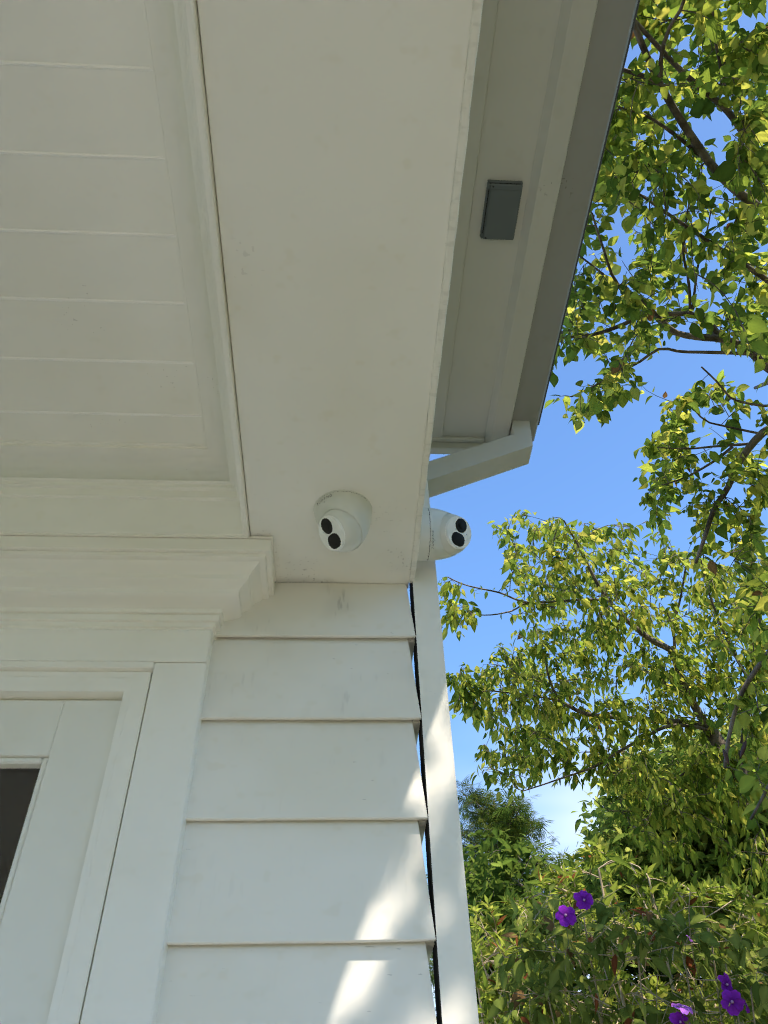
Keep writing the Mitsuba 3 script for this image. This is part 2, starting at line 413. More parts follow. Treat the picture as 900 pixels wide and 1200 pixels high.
PX0, PX1, PY0, PY1 = 0.1498, 0.2005, 1.270, 1.331
pipe = put(house, 'downspout', prism([(PX0, GROUND + 0.05), (PX1, GROUND + 0.05), (PX1, 1.3672), (PX0, 1.4062)], 'y', PY0, PY1), 'pipe_paint')
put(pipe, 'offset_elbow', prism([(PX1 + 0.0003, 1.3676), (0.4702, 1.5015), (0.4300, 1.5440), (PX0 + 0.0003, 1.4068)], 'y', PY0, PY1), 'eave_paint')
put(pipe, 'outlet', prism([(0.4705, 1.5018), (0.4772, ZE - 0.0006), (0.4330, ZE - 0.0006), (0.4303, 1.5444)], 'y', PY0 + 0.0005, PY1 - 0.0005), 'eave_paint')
put(pipe, 'shade_sheet', box(PX0 - 0.0008, PX0 - 0.0001, PY0 + 0.001, PY1 - 0.001, GROUND + 0.05, 1.39, 0.0002), 'gap_dark', label='dark sheet painting shade on the downspout side facing the wall')  # dark sheet put in for the shade between pipe and wall

# ------------------------------------------------------------------ electrical box on the eave soffit
eb = thing('outlet_box', 'small dark grey weatherproof electrical box screwed to the eave soffit beside the gutter', 'electrical box')
ZB = ZE - 0.0185
put(eb, 'back_box', box(0.2830, 0.3535, 0.6600, 0.7790, ZB + 0.0085, ZE - 0.0004, 0.001), 'box_plastic')
put(eb, 'gasket', box(0.2858, 0.3520, 0.6620, 0.7770, ZB + 0.0050, ZB + 0.0090, 0.0004), 'gap_dark')
put(eb, 'lid', join(box(0.2868, 0.3525, 0.6615, 0.7780, ZB, ZB + 0.0055, 0.002), box(0.2895, 0.3500, 0.6720, 0.7690, ZB - 0.0015, ZB, 0.001)), 'box_plastic')
for yy in (0.6655, 0.7700):
    put(eb, 'hinge', box(0.2826, 0.2866, yy - 0.004, yy + 0.006, ZB - 0.001, ZB + 0.0055, 0.0008), 'box_plastic')
for yy in (0.6662, 0.7745):
    s = trimesh.creation.cylinder(0.0021, 0.0010, sections=12)
    s.apply_translation([0.2930, yy, ZB - 0.0002])
    put(eb, 'screw', s, 'gap_dark')

# ------------------------------------------------------------------ the two dome cameras
RB = 0.0545


def frame_of(z, up):
    z = np.asarray(z, float) / np.linalg.norm(z)
    x = np.cross(up, z)
    x /= np.linalg.norm(x)
    return np.column_stack([x, np.cross(z, x), z])


def disc_mesh(outline, h0, h1, bev):
    """outline (n, 2) raised from h0 to h1 with a bevel, closed on top"""
    o = np.asarray(outline)
    c = o.mean(0)
    d = o - c
    sc = 1 - bev / np.linalg.norm(d, axis=1, keepdims=True)
    rings = [np.column_stack([o, np.full(len(o), h0)]), np.column_stack([o, np.full(len(o), h1 - bev)]), np.column_stack([c + d * (1 - (1 - sc) * 0.3), np.full(len(o), h1 - 0.3 * bev)]), np.column_stack([c + d * sc, np.full(len(o), h1)])]
    m = loft(rings)
    k = len(m.vertices)
    v = np.vstack([m.vertices, [[c[0], c[1], h1]]])
    n = len(o)
    f = [[k - n + j, k - n + (j + 1) % n, k] for j in range(n)]
    return trimesh.Trimesh(v, np.vstack([m.faces, f]), process=False)


def stadium(cx, cy, half, r, rot, n=48):
    p = np.array(Polygon([(-half, -1e-5), (half, -1e-5), (half, 1e-5), (-half, 1e-5)]).buffer(r, quad_segs=12).exterior.coords)[:-1][::-1]
    if Polygon(p).exterior.is_ccw is False:
        p = p[::-1]
    c, s = math.cos(rot), math.sin(rot)
    return p @ np.array([[c, s], [-s, c]]) + [cx, cy]


def dome_camera(origin, axis, facing, up_face, spin_text, label, base_h, bc):
    """mounting base, housing with an oblique round mouth, ball cut flat, face plate, lens, infrared window, lettering"""
    cam = thing('security_camera', label, 'security camera', 'dome cameras at the house corner')
    B = frame_of(axis, [0.0, 1.0, 0.05])
    o = np.asarray(origin, float)
    facing = np.asarray(facing) / np.linalg.norm(facing)

    def world(m, M, at):
        return trimesh.Trimesh(m.vertices @ M.T + at, m.faces, process=False)

    N = 72
    ang = np.linspace(0, 2 * np.pi, N, endpoint=False)
    cs, sn = np.cos(ang)[:, None], np.sin(ang)[:, None]
    ring = lambda r, h: np.column_stack([r * np.cos(ang), r * np.sin(ang), np.full(N, h)])
    put(cam, 'base', world(loft([ring(RB + 0.0006, 0.0), ring(RB, base_h - 0.0012), ring(RB - 0.0008, base_h)]), B, o), 'camera_plastic', smooth=35)
    put(cam, 'seam', world(loft([ring(RB - 0.0012, base_h - 0.001), ring(RB - 0.0012, base_h + 0.0022)]), B, o), 'camera_dark_seam', smooth=35)
    ball_r, mouth_r = 0.0425, 0.0445
    foot = base_h + 0.0010
    ball_c = o + B[:, 2] * (base_h + bc)
    mouth_n = facing * 0.66 + B[:, 2] * 0.34
    mouth_n /= np.linalg.norm(mouth_n)
    mc = ball_c + mouth_n * 0.003
    bx = B[:, 0] - mouth_n * (B[:, 0] @ mouth_n)
    bx /= np.linalg.norm(bx)
    by = np.cross(mouth_n, bx)
    rings, n_out = [], 17
    for s in np.linspace(0, 1, n_out):
        rr = (RB - 0.0004) + (mouth_r - RB + 0.0004) * s ** 2.2
        ex = B[:, 0] * (1 - s) + bx * s
        ey = B[:, 1] * (1 - s) + by * s
        ex /= np.linalg.norm(ex)
        ey = ey - ex * (ex @ ey)
        ey /= np.linalg.norm(ey)
        c = (o + B[:, 2] * foot) * (1 - s) + mc * s
        rings.append(c + rr * (cs * ex + sn * ey))
    for r, h in ((mouth_r - 0.0004, 0.0005), (mouth_r - 0.0012, 0.0006), (mouth_r - 0.0016, -0.001), (mouth_r - 0.0020, -0.012)):
        rings.append(mc + mouth_n * h + r * (cs * bx + sn * by))
    put(cam, 'housing', loft(rings), 'camera_plastic', smooth=40)
    surf = np.array(rings[:n_out])
    ball = trimesh.creation.icosphere(5, ball_r)
    v = ball.vertices.copy()
    F = frame_of(facing, up_face)
    flat = 0.0258
    v[:, 2] = np.minimum(v[:, 2], flat)
    put(cam, 'ball', trimesh.Trimesh(v @ F.T + ball_c, ball.faces, process=False), 'camera_plastic', smooth=30)
    fr, H = 0.0336, 0.0062
    at = ball_c + facing * (flat - 0.0012)
    circ = np.column_stack([fr * np.cos(ang), fr * np.sin(ang)])
    put(cam, 'face_plate', world(disc_mesh(circ, 0, H, 0.0018), F, at), 'camera_face_plastic', smooth=30)
    ly, lx, lr = 0.0154, 0.0020, 0.0150
    put(cam, 'lens', world(disc_mesh(np.column_stack([lr * np.cos(ang) + lx, lr * np.sin(ang) + ly]), H - 0.002, H + 0.0010, 0.0008), F, at), 'camera_black', smooth=30)
    put(cam, 'lens_glass', world(disc_mesh(np.column_stack([0.0072 * np.cos(ang) + lx, 0.0072 * np.sin(ang) + ly]), H, H + 0.0020, 0.0008), F, at), 'camera_black', smooth=30)
    put(cam, 'infrared_window', world(disc_mesh(stadium(-0.0010, -0.0150, 0.0042, 0.0136, -0.10), H - 0.002, H + 0.0008, 0.0008), F, at), 'camera_black', smooth=30)
    dot = trimesh.creation.cylinder(0.0007, 0.0006, sections=10)
    dot.apply_translation([0.0195, 0.002, H + 0.0001])
    put(cam, 'sensor_dot', world(dot, F, at), 'ink_black')

    def on_housing(th, up):
        """point, meridian direction and outward normal of the housing at angle th, a length up from its foot"""
        f = th / (2 * np.pi) * N
        j, fr_ = int(math.floor(f)) % N, f - math.floor(f)
        line = surf[:, j] * (1 - fr_) + surf[:, (j + 1) % N] * fr_
        d = np.concatenate([[0], np.cumsum(np.linalg.norm(np.diff(line, axis=0), axis=1))])
        at_ = lambda w: np.array([np.interp(w, d, line[:, q]) for q in range(3)])
        t = unit_(at_(up + 0.002) - at_(up - 0.002))
        tn = B @ np.array([-math.sin(th), math.cos(th), 0.0])
        return at_(up), t, tn, unit_(np.cross(tn, t))

    letters, lh, step = [], 0.0054, 0.0070
    for i, ch in enumerate('TURING'):   # reads along the rim, the letters' feet away from the base
        m = meshkit.text_mesh(ch, lh, 0.0002)
        m.apply_translation([-m.bounds[:, 0].mean(), -lh / 2, 0])
        p, t, tn, nn = on_housing(spin_text - (i - 2.5) * step / RB, 0.0062)
        letters.append(trimesh.Trimesh(m.vertices @ np.column_stack([-tn, -t, nn]).T + p + nn * 0.0001, m.faces, process=False))
    put(cam, 'lettering', join(*letters), 'ink_grey')
    p = on_housing(spin_text - 0.02, 0.0120)[0]
    s = trimesh.creation.icosphere(1, 0.0011)
    s.apply_translation(p)
    put(cam, 'port', s, 'ink_black', smooth=True)
    return cam


def unit_(a):
    return a / np.linalg.norm(a)


def face_dir(at, tilt, right, down):
    v = np.asarray(at) / np.linalg.norm(at)
    side = np.array([1.0, 0, 0]) * right - np.array([0.0, -0.70, 0.71]) * down
    side -= v * (side @ v)
    side /= np.linalg.norm(side)
    return -v * math.cos(math.radians(tilt)) + side * math.sin(math.radians(tilt))


c1 = np.array([0.0037, 1.0703, Z0])
f1 = face_dir(c1, 50, -0.93, 0.36)
dome_camera(c1, [0, 0, -1], f1, [-0.75, -0.55, 0.65], math.radians(-48), 'white dome security camera under the beam soffit, looking down and left', 0.0025, 0.045)
c2 = np.array([0.1552, 1.1950, 1.1250])
f2 = face_dir(c2, 40, 0.95, -0.22)
dome_camera(c2, [1, 0, 0], f2, [0.30, -0.62, 0.75], math.radians(-40), 'white dome security camera on the beam side against the sky, lettering on its collar', 0.022, 0.046)

# ------------------------------------------------------------------ foliage
def leaf_shape(length, width, fold, curl, tip=1.0, st=6, wav=0.0):
    """a pointed leaf along +x, folded along its midrib, curling down to the tip"""
    xs = np.linspace(0, 1, st)
    w = np.sin(np.pi * xs ** 0.78) ** tip * (1 - 0.25 * xs)
    w = w / w.max() * width / 2
    w[0], w[-1] = width * 0.02, 0.0
    v = []
    for i, s in enumerate(xs):
        z = -curl * length * s * s
        for side in (-1, 0, 1):
            v.append([s * length, side * w[i], z + abs(side) * w[i] * fold + wav * width * side * math.sin(5 * s)])
    f = []
    for i in range(st - 1):
        for j in (0, 1):
            a = i * 3 + j
            if i == st - 2:
                f.append([a, a + 3, a + 1])
            else:
                f += [[a, a + 3, a + 4], [a, a + 4, a + 1]]
    return np.array(v), np.array(f)


def vein(v):
    """how light each point of a leaf is: the midrib is paler, the rim and tip a little darker"""
    k = np.arange(len(v)) % 3 == 1
    return np.where(k, 1.22, 0.94)[:, None] * (1.04 - 0.10 * v[:, :1] / max(v[:, 0].max(), 1e-6))


def unit(a):
    return a / (np.linalg.norm(a, axis=-1, keepdims=True) + 1e-12)


def bez(a, c, b, n):
    t = np.linspace(0, 1, n)[:, None]
    return (1 - t) ** 2 * a + 2 * t * (1 - t) * c + t * t * b


def smooth_line(pts, step=0.05):
    pts = np.asarray(pts, float)
    d = np.concatenate([[0], np.cumsum(np.linalg.norm(np.diff(pts, axis=0), axis=1))])
    from scipy.interpolate import PchipInterpolator
    n = max(3, int(d[-1] / step))
    q = PchipInterpolator(d, pts)(np.linspace(0, d[-1], n))
    return q


def px_line(spec, d0, d1):
    """a limb seen in the photograph: its picture points with the distance running from d0 to d1"""
    n = len(spec)
    return [un(x, y, d0 + (d1 - d0) * i / max(1, n - 1)) for i, (x, y) in enumerate(spec)]


def tips_in(poly, holes, n, d0, d1, rng, clump=0.0, cell=38.0):
    P, H = Polygon(poly), [Polygon(h) for h in holes]
    x0, y0, x1, y1 = P.bounds
    out = []
    while len(out) < n:
        x, y = rng.uniform(x0, x1), rng.uniform(y0, y1)
        q = Point(x, y)
        d = rng.uniform(d0, d1)
        if clump and meshkit.noise(np.array([x / cell, y / cell, d * 1.7])) < clump:
            continue
        if P.contains(q) and not any(h.contains(q) for h in H):
            out.append(un(x, y, d))
    return out


def to_picture(p):
    c = p @ CAM.T
    z = np.maximum(c[:, 2], 1e-6)
    return 450 + FOC * c[:, 0] / z, 600 + FOC * c[:, 1] / z, c[:, 2]


def plant(key, limbs, tips, spec, rng, bark='bark', limb_name='limb', pieces=300):
    """limbs: list of (points, radius at start, radius at end); tips: where twigs end. Twigs grow from the nearest wood, leaves from the twigs."""
    nodes = []
    for li, (pts, r0, r1) in enumerate(limbs):
        q = smooth_line(pts)
        q = q + (meshkit.noise(q * 3.1 + 7 * li)[:, None] - 0.5) * 0.03 * np.linspace(0, 1, len(q))[:, None]
        put(key, 'trunk' if li == 0 and spec.get('trunk', True) else limb_name, tube(q, np.linspace(r0, r1, len(q)), 8 if r0 > 0.02 else 6), bark, smooth=True)
        nodes.append(q[int(len(q) * spec.get('bare', 0.15)):] if li else q[int(len(q) * 0.6):])
    nodes = np.vstack(nodes)
    tips = np.array(tips)
    order = np.argsort([np.min(np.linalg.norm(nodes - t, axis=1)) for t in tips])
    twigs, twig_list = [], []
    for t in tips[order]:
        d = np.linalg.norm(nodes - t, axis=1) + rng.uniform(0, 0.08, len(nodes))
        a = nodes[np.argmin(d)]
        L = np.linalg.norm(t - a)
        if L < 0.03:
            continue
        c = (a + t) / 2 + np.array([0, 0, 0.16 * L * spec.get('arch', 1.0)]) + rng.normal(0, 0.09 * L, 3)
        n = max(4, min(12, int(L / 0.05)))
        p = bez(a, c, t, n)
        tr = spec.get('twig_r', 0.0022)
        twigs.append(tube(p, np.linspace(tr * (1 + min(1.6, L * 1.6)), tr * 0.5, n), 4))
        nodes = np.vstack([nodes, p[1:-1:2]])
        twig_list.append(p)
    if spec.get('twigs', True):
        put(key, 'twigs', join(*twigs), spec.get('twig_bark', bark), stuff=True)
    pos, dr_, nm = [], [], []
    for p in twig_list:
        d = np.concatenate([[0], np.cumsum(np.linalg.norm(np.diff(p, axis=0), axis=1))])
        L = d[-1]
        use = min(L * 0.92, spec['reach'])
        if spec['mode'] == 'whorl':
            ax = unit(p[-1] - p[-2]) * 0.7 + np.array([0, 0, 0.55])
            ax = unit(ax)
            u = unit(np.cross(ax, rng.normal(size=3)))
            w = np.cross(ax, u)
            n = rng.integers(*spec['n'])
            for i in range(n):
                a = i * 2.4 + rng.normal(0, 0.2)
                op = math.radians(rng.uniform(25, 85))
                di = ax * math.cos(op) + (u * math.cos(a) + w * math.sin(a)) * math.sin(op)
                pos.append(p[-1] - ax * rng.uniform(0, 0.05))
                dr_.append(di)
                nm.append(ax + rng.normal(0, 0.25, 3))
            continue
        n = max(spec.get('least', 4), int(use / spec['gap']))
        side0 = rng.normal(size=3)
        for i in range(n):
            s = L - use * (i + rng.uniform(-0.3, 0.3)) / n
            q = np.array([np.interp(s, d, p[:, k]) for k in range(3)])
            e = np.array([np.interp(s + 0.01, d, p[:, k]) - np.interp(s - 0.01, d, p[:, k]) for k in range(3)])
            e = unit(e)
            sd = unit(np.cross(e, [0, 0, 1.0] + rng.normal(0, 0.25, 3))) * (1 if i % 2 else -1)
            di = e * 0.55 + sd * rng.uniform(0.5, 1.0) + np.array([0, 0, -1.0]) * spec['droop'] * rng.uniform(0.5, 1.5) + rng.normal(0, 0.28, 3)
            di = unit(di)
            pos.append(q + di * 0.008 + rng.normal(0, spec.get('loose', 0.006), 3))
            dr_.append(di)
            nm.append(np.array([0, 0, 1.0]) + spec.get('to_sun', 0.25) * SUN + rng.normal(0, spec['flutter'], 3))
    pos, dr_, nm = map(np.array, (pos, dr_, nm))
    X = unit(dr_)
    Z = unit(nm - X * np.sum(nm * X, 1, keepdims=True))
    Y = np.cross(Z, X)
    M = np.stack([X, Y, Z], -1)
    sc = spec['size'] * np.exp(rng.normal(0, spec.get('vary', 0.26), len(pos)))
    shapes, cols = spec['shapes'], np.array(spec['colours'])
    si = rng.integers(0, len(shapes), len(pos))
    wts = np.array(spec.get('weights', np.ones(len(cols))), float)
    ci = rng.choice(len(cols), len(pos), p=wts / wts.sum())
    # the leaves that show largest are parts of their own, the rest is one part
    px, py, z = to_picture(pos)
    inside = (px > 8) & (px < 892) & (py > 8) & (py < 1192) & (z > 0)
    score = np.where(inside, sc / np.maximum(z, 0.1), 0)
    own = np.argsort(-score)[:pieces]
    own = own[score[own] > 0]
    bs = spec.get('bsdf', 'leaf')
    made = {}
    for i in own:
        c = (int(si[i]), int(ci[i]))
        if c not in made:
            v, f = shapes[c[0]]
            vv = cols[c[1]][None] * vein(v)
            made[c] = mikit.ply((v, f), bs, smooth=True, color=vv)
        m = np.eye(4)
        m[:3, :3] = M[i] * sc[i]
        m[:3, 3] = pos[i]
        scene[key_for(f'{key}__leaf')] = {**made[c], 'to_world': T(m.tolist())}
    rest = np.setdiff1d(np.arange(len(pos)), own)
    V, Fc, C, N = [], [], [], []
    off = 0
    for k, (v, f) in enumerate(shapes):
        idx = rest[si[rest] == k]
        if not len(idx):
            continue
        vv = np.einsum('nij,vj->nvi', M[idx] * sc[idx, None, None], v) + pos[idx, None]
        tint = cols[ci[idx]] * np.exp(rng.normal(0, 0.20, (len(idx), 1)))
        V.append(vv.reshape(-1, 3))
        C.append((tint[:, None, :] * vein(v)[None]).reshape(-1, 3))
        Fc.append((f[None] + (np.arange(len(idx)) * len(v))[:, None, None]).reshape(-1, 3) + off)
        off += len(idx) * len(v)
    if V:
        put(key, 'foliage', (np.vstack(V), np.vstack(Fc)), bs, smooth=True, stuff=True, color=np.clip(np.vstack(C), 0, 1))
    return len(pos)


OV = [leaf_shape(1, 0.66, 0.18, 0.12), leaf_shape(1, 0.60, 0.34, 0.30), leaf_shape(1, 0.70, 0.12, -0.10, wav=0.07), leaf_shape(1, 0.56, 0.26, 0.50), leaf_shape(1, 0.52, 0.60, 0.20), leaf_shape(1, 0.62, -0.15, 0.25, wav=0.05)]
LO = [leaf_shape(1, 0.42, 0.22, 0.20), leaf_shape(1, 0.46, 0.14, 0.10), leaf_shape(1, 0.38, 0.30, 0.32), leaf_shape(1, 0.48, 0.10, 0.02, wav=0.06), leaf_shape(1, 0.40, 0.55, 0.25), leaf_shape(1, 0.44, -0.12, 0.40)]
NA = [leaf_shape(1, 0.26, 0.25, 0.12, st=5), leaf_shape(1, 0.30, 0.15, 0.22, st=5)]
GREENS = [(0.105, 0.160, 0.024), (0.190, 0.26, 0.035), (0.30, 0.35, 0.048), (0.41, 0.415, 0.064), (0.50, 0.46, 0.08), (0.19, 0.10, 0.035)]

# ---- the near broadleaf tree: trunk outside the picture on the right, boughs reaching over the roof edge
r1 = np.random.default_rng(11)
nt = thing('broadleaf_tree', 'near broadleaf tree at upper right, its dark boughs and round translucent leaves beside the gutter', 'tree')
F1 = un(1010, 420, 4.6)
F2 = un(960, 300, 4.3)
FS = np.array([2.15, 0.6, 3.5])
limbs = [([[2.95, 2.6, GROUND], [2.85, 2.5, 0.2], [2.66, 2.3, 2.0], F1 + [0, 0, 0.1]], 0.15, 0.10),
         ([F1, F2, un(905, 252, 4.1)] + px_line([(880, 237), (842, 203), (820, 174), (772, 96), (744, 30), (725, -25)], 4.0, 3.4), 0.030, 0.009),
         ([F2, un(930, 230, 4.1)] + px_line([(886, 176), (867, 149), (851, 128), (807, 91), (772, 55), (738, 18)], 4.0, 3.5), 0.022, 0.007),
         (px_line([(770, 97), (750, 88), (732, 83), (690, 70)], 3.6, 3.5), 0.010, 0.005),
         (px_line([(774, 93), (780, 42), (800, 2), (815, -60)], 3.6, 3.5), 0.009, 0.005),
         (px_line([(820, 182), (783, 152), (755, 135), (725, 126)], 3.8, 3.6), 0.009, 0.004),
         (px_line([(856, 128), (844, 77), (835, 20), (840, -60)], 3.9, 3.8), 0.007, 0.004),
         ([F1] + px_line([(950, 458), (900, 430), (880, 412), (845, 397), (820, 395), (793, 390), (772, 372), (752, 350)], 4.5, 4.0), 0.036, 0.009),
         (px_line([(845, 397), (809, 368), (785, 368), (760, 368), (725, 383), (690, 393), (655, 395)], 4.3, 4.0), 0.017, 0.007),
         (px_line([(809, 368), (807, 330), (800, 290), (806, 240), (822, 200)], 4.2, 4.2), 0.008, 0.003),
         (px_line([(812, 362), (818, 310), (826, 280), (835, 230)], 4.2, 4.3), 0.007, 0.003),
         (px_line([(745, 352), (720, 327), (707, 290), (694, 250)], 4.0, 3.8), 0.008, 0.004),
         (px_line([(735, 345), (718, 331), (690, 308), (665, 290)], 4.0, 3.9), 0.007, 0.003),
         ([F1] + px_line([(960, 440), (905, 418), (842, 413), (800, 412), (776, 408), (748, 425), (704, 449), (670, 465)], 4.4, 4.0), 0.014, 0.004),
         ([F1] + px_line([(930, 350), (865, 306), (830, 282), (776, 246), (745, 225)], 4.3, 3.8), 0.020, 0.005),
         ([F1, un(960, 480, 4.6)] + px_line([(900, 503), (884, 517), (863, 547), (851, 575), (839, 592), (825, 631), (815, 660)], 4.5, 4.3), 0.030, 0.008),
         (px_line([(880, 520), (840, 523), (804, 526), (770, 524)], 4.5, 4.3), 0.008, 0.003),
         (px_line([(858, 524), (830, 545), (800, 561), (770, 570)], 4.5, 4.4), 0.008, 0.003),
         ([F1] + px_line([(930, 470), (900, 476), (863, 470), (840, 447), (822, 430)], 4.4, 4.2), 0.011, 0.004),
         (px_line([(890, 508), (830, 495), (811, 478), (790, 470)], 4.5, 4.3), 0.007, 0.003),
         ([[2.75, 2.4, 1.2], un(980, 690, 3.9), un(905, 760, 3.6), un(862, 830, 3.5), un(850, 900, 3.5)], 0.030, 0.006),
         ([un(980, 690, 3.9), un(920, 880, 3.5), un(880, 960, 3.4)], 0.016, 0.005),
         ([F1, [2.45, 1.3, 3.5], FS, [1.75, -0.2, 3.8], [1.35, -0.9, 4.0]], 0.050, 0.012),
         ([FS, [1.6, 0.35, 3.5], [1.2, 0.15, 3.5]], 0.018, 0.006),
         ([[1.9, 0.2, 3.7], [1.9, -0.6, 4.2], [1.9, -1.3, 4.5]], 0.018, 0.006),
         ([F1, [3.0, 1.6, 4.0], [3.4, 0.9, 4.6]], 0.040, 0.012),
         ([[2.8, 2.4, 1.0], [3.3, 1.6, 1.9], [3.7, 0.4, 2.6], [3.6, -0.9, 3.2]], 0.045, 0.012),
         ([F1, [2.9, 2.9, 4.2], [3.2, 3.6, 5.0]], 0.040, 0.012)]
tips = tips_in([(640, -60), (905, -60), (905, 300), (900, 440), (860, 400), (838, 405), (800, 372), (775, 395), (765, 455), (735, 452), (708, 492), (660, 492), (640, 445), (650, 340)],
               [[(782, 135), (800, 120), (850, 150), (845, 180), (810, 160)], [(765, 100), (790, 115), (785, 140), (765, 125)], [(825, 170), (870, 180), (850, 215)]], 1000, 3.3, 5.0, r1, 0.47, 27.0)
tips += tips_in([(780, 470), (800, 455), (835, 440), (905, 470), (905, 720), (860, 690), (835, 660), (800, 650), (775, 630), (752, 600), (745, 545), (750, 515)], [[(838, 668), (860, 640), (892, 660), (880, 690)]], 230, 4.1, 5.0, r1, 0.42)
tips += tips_in([(835, 700), (905, 640), (960, 640), (960, 1010), (905, 1010), (868, 960), (848, 880), (838, 800)], [], 130, 3.25, 4.0, r1)
tips += tips_in([(905, -200), (1150, -200), (1150, 650), (905, 650)], [], 90, 3.6, 5.0, r1)
tips += tips_in([(760, -420), (1100, -420), (1000, -60), (700, -60)], [], 60, 3.2, 4.6, r1)
rc = np.random.default_rng(3)
for _ in range(420):   # the part of the crown over the porch, above the picture
    tips.append(np.array([rc.uniform(0.75, 2.3), rc.uniform(-1.8, 0.0), rc.uniform(3.1, 5.6)]))
for _ in range(1500):   # unseen crown added on the right to cut the light from that side
    tips.append(np.array([r1.uniform(2.7, 5.2), r1.uniform(-2.6, 3.2), r1.uniform(0.4, 5.4)]))
A_SPEC = dict(mode='twig', reach=0.34, gap=0.034, least=5, droop=0.6, flutter=0.65, vary=0.28, size=0.055, shapes=OV, colours=GREENS, weights=[4.5, 4, 3.5, 2.5, 1.2, 0.06], twig_r=0.0020)
plant(nt, limbs, tips, A_SPEC, r1)
for (x, y, a) in ((851, 887, 0.2), (871, 878, -0.6)):
    p = un(x, y, 3.45)
    line = np.array([p + np.array([math.sin(a) * 0.03 * s, 0.01 * s, 0.028 - 0.056 * (s + 1) / 2]) for s in np.linspace(-1, 1, 9)])
    put(nt, 'seed_pod', tube(line, 0.0085 * np.sin(np.pi * np.linspace(0.06, 0.97, 9)) ** 0.7, 8), 'dark_pod', smooth=True, label='dark brown seed pod hanging among the leaves')

# ---- the middle tree: longer hanging leaves, below the gap of sky
r2 = np.random.default_rng(23)
mt = thing('drooping_leaf_tree', 'middle tree with hanging pointed leaves and pale branches, crown below the gap of blue sky', 'tree')
J = un(828, 850, 6.5)
limbs = [([[3.8, 5.7, GROUND], [3.7, 5.65, 0.6], un(905, 945, 6.6), un(866, 904, 6.5), J], 0.11, 0.05),
         (px_line([(828, 850), (789, 846), (727, 841), (690, 837), (659, 821), (646, 800), (640, 770)], 6.5, 6.0), 0.028, 0.006),
         (px_line([(826, 847), (800, 800), (786, 762), (767, 752), (713, 703), (673, 632), (660, 610)], 6.5, 6.2), 0.032, 0.006),
         (px_line([(820, 838), (795, 796), (790, 740), (800, 690), (806, 650)], 6.5, 6.4), 0.016, 0.006),
         (px_line([(828, 855), (792, 850), (741, 872), (690, 901), (650, 915), (613, 927)], 6.4, 5.9), 0.014, 0.004),
         (px_line([(855, 885), (800, 925), (757, 950), (720, 950), (695, 935)], 6.5, 6.2), 0.007, 0.003),
         (px_line([(830, 880), (780, 915), (741, 918), (704, 890), (680, 860)], 6.4, 6.1), 0.009, 0.003),
         (px_line([(713, 703), (682, 703), (620, 706), (584, 694), (547, 686), (525, 676)], 6.2, 5.7), 0.011, 0.004),
         (px_line([(650, 712), (620, 706), (600, 716), (566, 721), (535, 715)], 6.1, 5.7), 0.008, 0.003),
         (px_line([(660, 822), (620, 815), (580, 810), (545, 815)], 6.1, 5.8), 0.009, 0.003),
         (px_line([(866, 906), (880, 800), (890, 700), (870, 640)], 6.5, 6.6), 0.025, 0.006),
         (px_line([(880, 800), (840, 720), (820, 650)], 6.5, 6.4), 0.014, 0.005),
         (px_line([(866, 906), (960, 820), (1000, 700)], 6.5, 6.8), 0.03, 0.01)]
hB = [[(588, 640), (605, 700), (588, 720), (556, 700), (562, 660)], [(562, 722), (592, 722), (620, 730), (590, 752), (566, 750)], [(668, 930), (700, 938), (708, 972), (682, 980), (668, 955)], [(690, 660), (704, 668), (698, 690)]]
tips = tips_in([(575, 612), (598, 598), (640, 612), (670, 602), (690, 612), (725, 620), (765, 600), (790, 640), (830, 660), (905, 660), (905, 880), (850, 935), (780, 950), (735, 930), (700, 915), (650, 915), (600, 930), (560, 912),
                (565, 868), (552, 830), (545, 790), (580, 760), (600, 735), (610, 700), (592, 650)], hB, 1700, 5.6, 7.4, r2, 0.43, 26.0)
tips += tips_in([(514, 668), (535, 670), (556, 690), (560, 730), (545, 742), (518, 730)], [], 34, 5.6, 5.9, r2)
tips += tips_in([(524, 785), (548, 775), (560, 830), (550, 850), (528, 835)], [], 34, 5.6, 5.9, r2)
tips += tips_in([(715, 905), (905, 880), (905, 1035), (830, 1030), (760, 1005), (722, 960)], [], 260, 5.9, 7.0, r2, 0.42, 26.0)
tips += tips_in([(905, 650), (1080, 650), (1080, 950), (905, 950)], [], 60, 6.2, 7.4, r2)
B_SPEC = dict(mode='twig', reach=0.42, gap=0.040, least=6, loose=0.02, droop=1.15, flutter=0.62, size=0.067, shapes=LO, colours=GREENS, weights=[3, 4, 4.5, 3.2, 1.6, 0.04], twig_r=0.0026, arch=1.2)
plant(mt, limbs, tips, B_SPEC, r2)

# ---- feathery conifer far behind
r3 = np.random.default_rng(31)
cf = thing('conifer', 'dark feathery conifer far behind, between the white downspout and the cloud', 'tree')
base = un(588, 1010, 12.5)
bx_, by_ = base[0], base[1]
top = un(590, 922, 12.5)[2]
limbs = [([[bx_, by_, GROUND], [bx_ + 0.03, by_, 1.0], [bx_, by_, top]], 0.16, 0.012)]
tips = []
for i in range(70):
    h = r3.uniform(0.0, 1.0)
    z = 0.6 + (top - 0.7) * h
    L = 0.35 + 1.55 * (1 - h) ** 0.8
    a = i * 2.4 + r3.normal(0, 0.3)
    e = np.array([bx_ + L * math.cos(a), by_ + L * math.sin(a), z + 0.25 * L])
    limbs.append(([[bx_, by_, z], [bx_ + 0.5 * L * math.cos(a), by_ + 0.5 * L * math.sin(a), z + 0.02], e], 0.025, 0.006))
    for _ in range(24):
        s = r3.uniform(0.25, 1.05)
        q = np.array([bx_ + s * L * math.cos(a), by_ + s * L * math.sin(a), z + 0.2 * L * s * s])
        tips.append(q + r3.normal(0, 0.13, 3) + [0, 0, 0.03])
spray = []
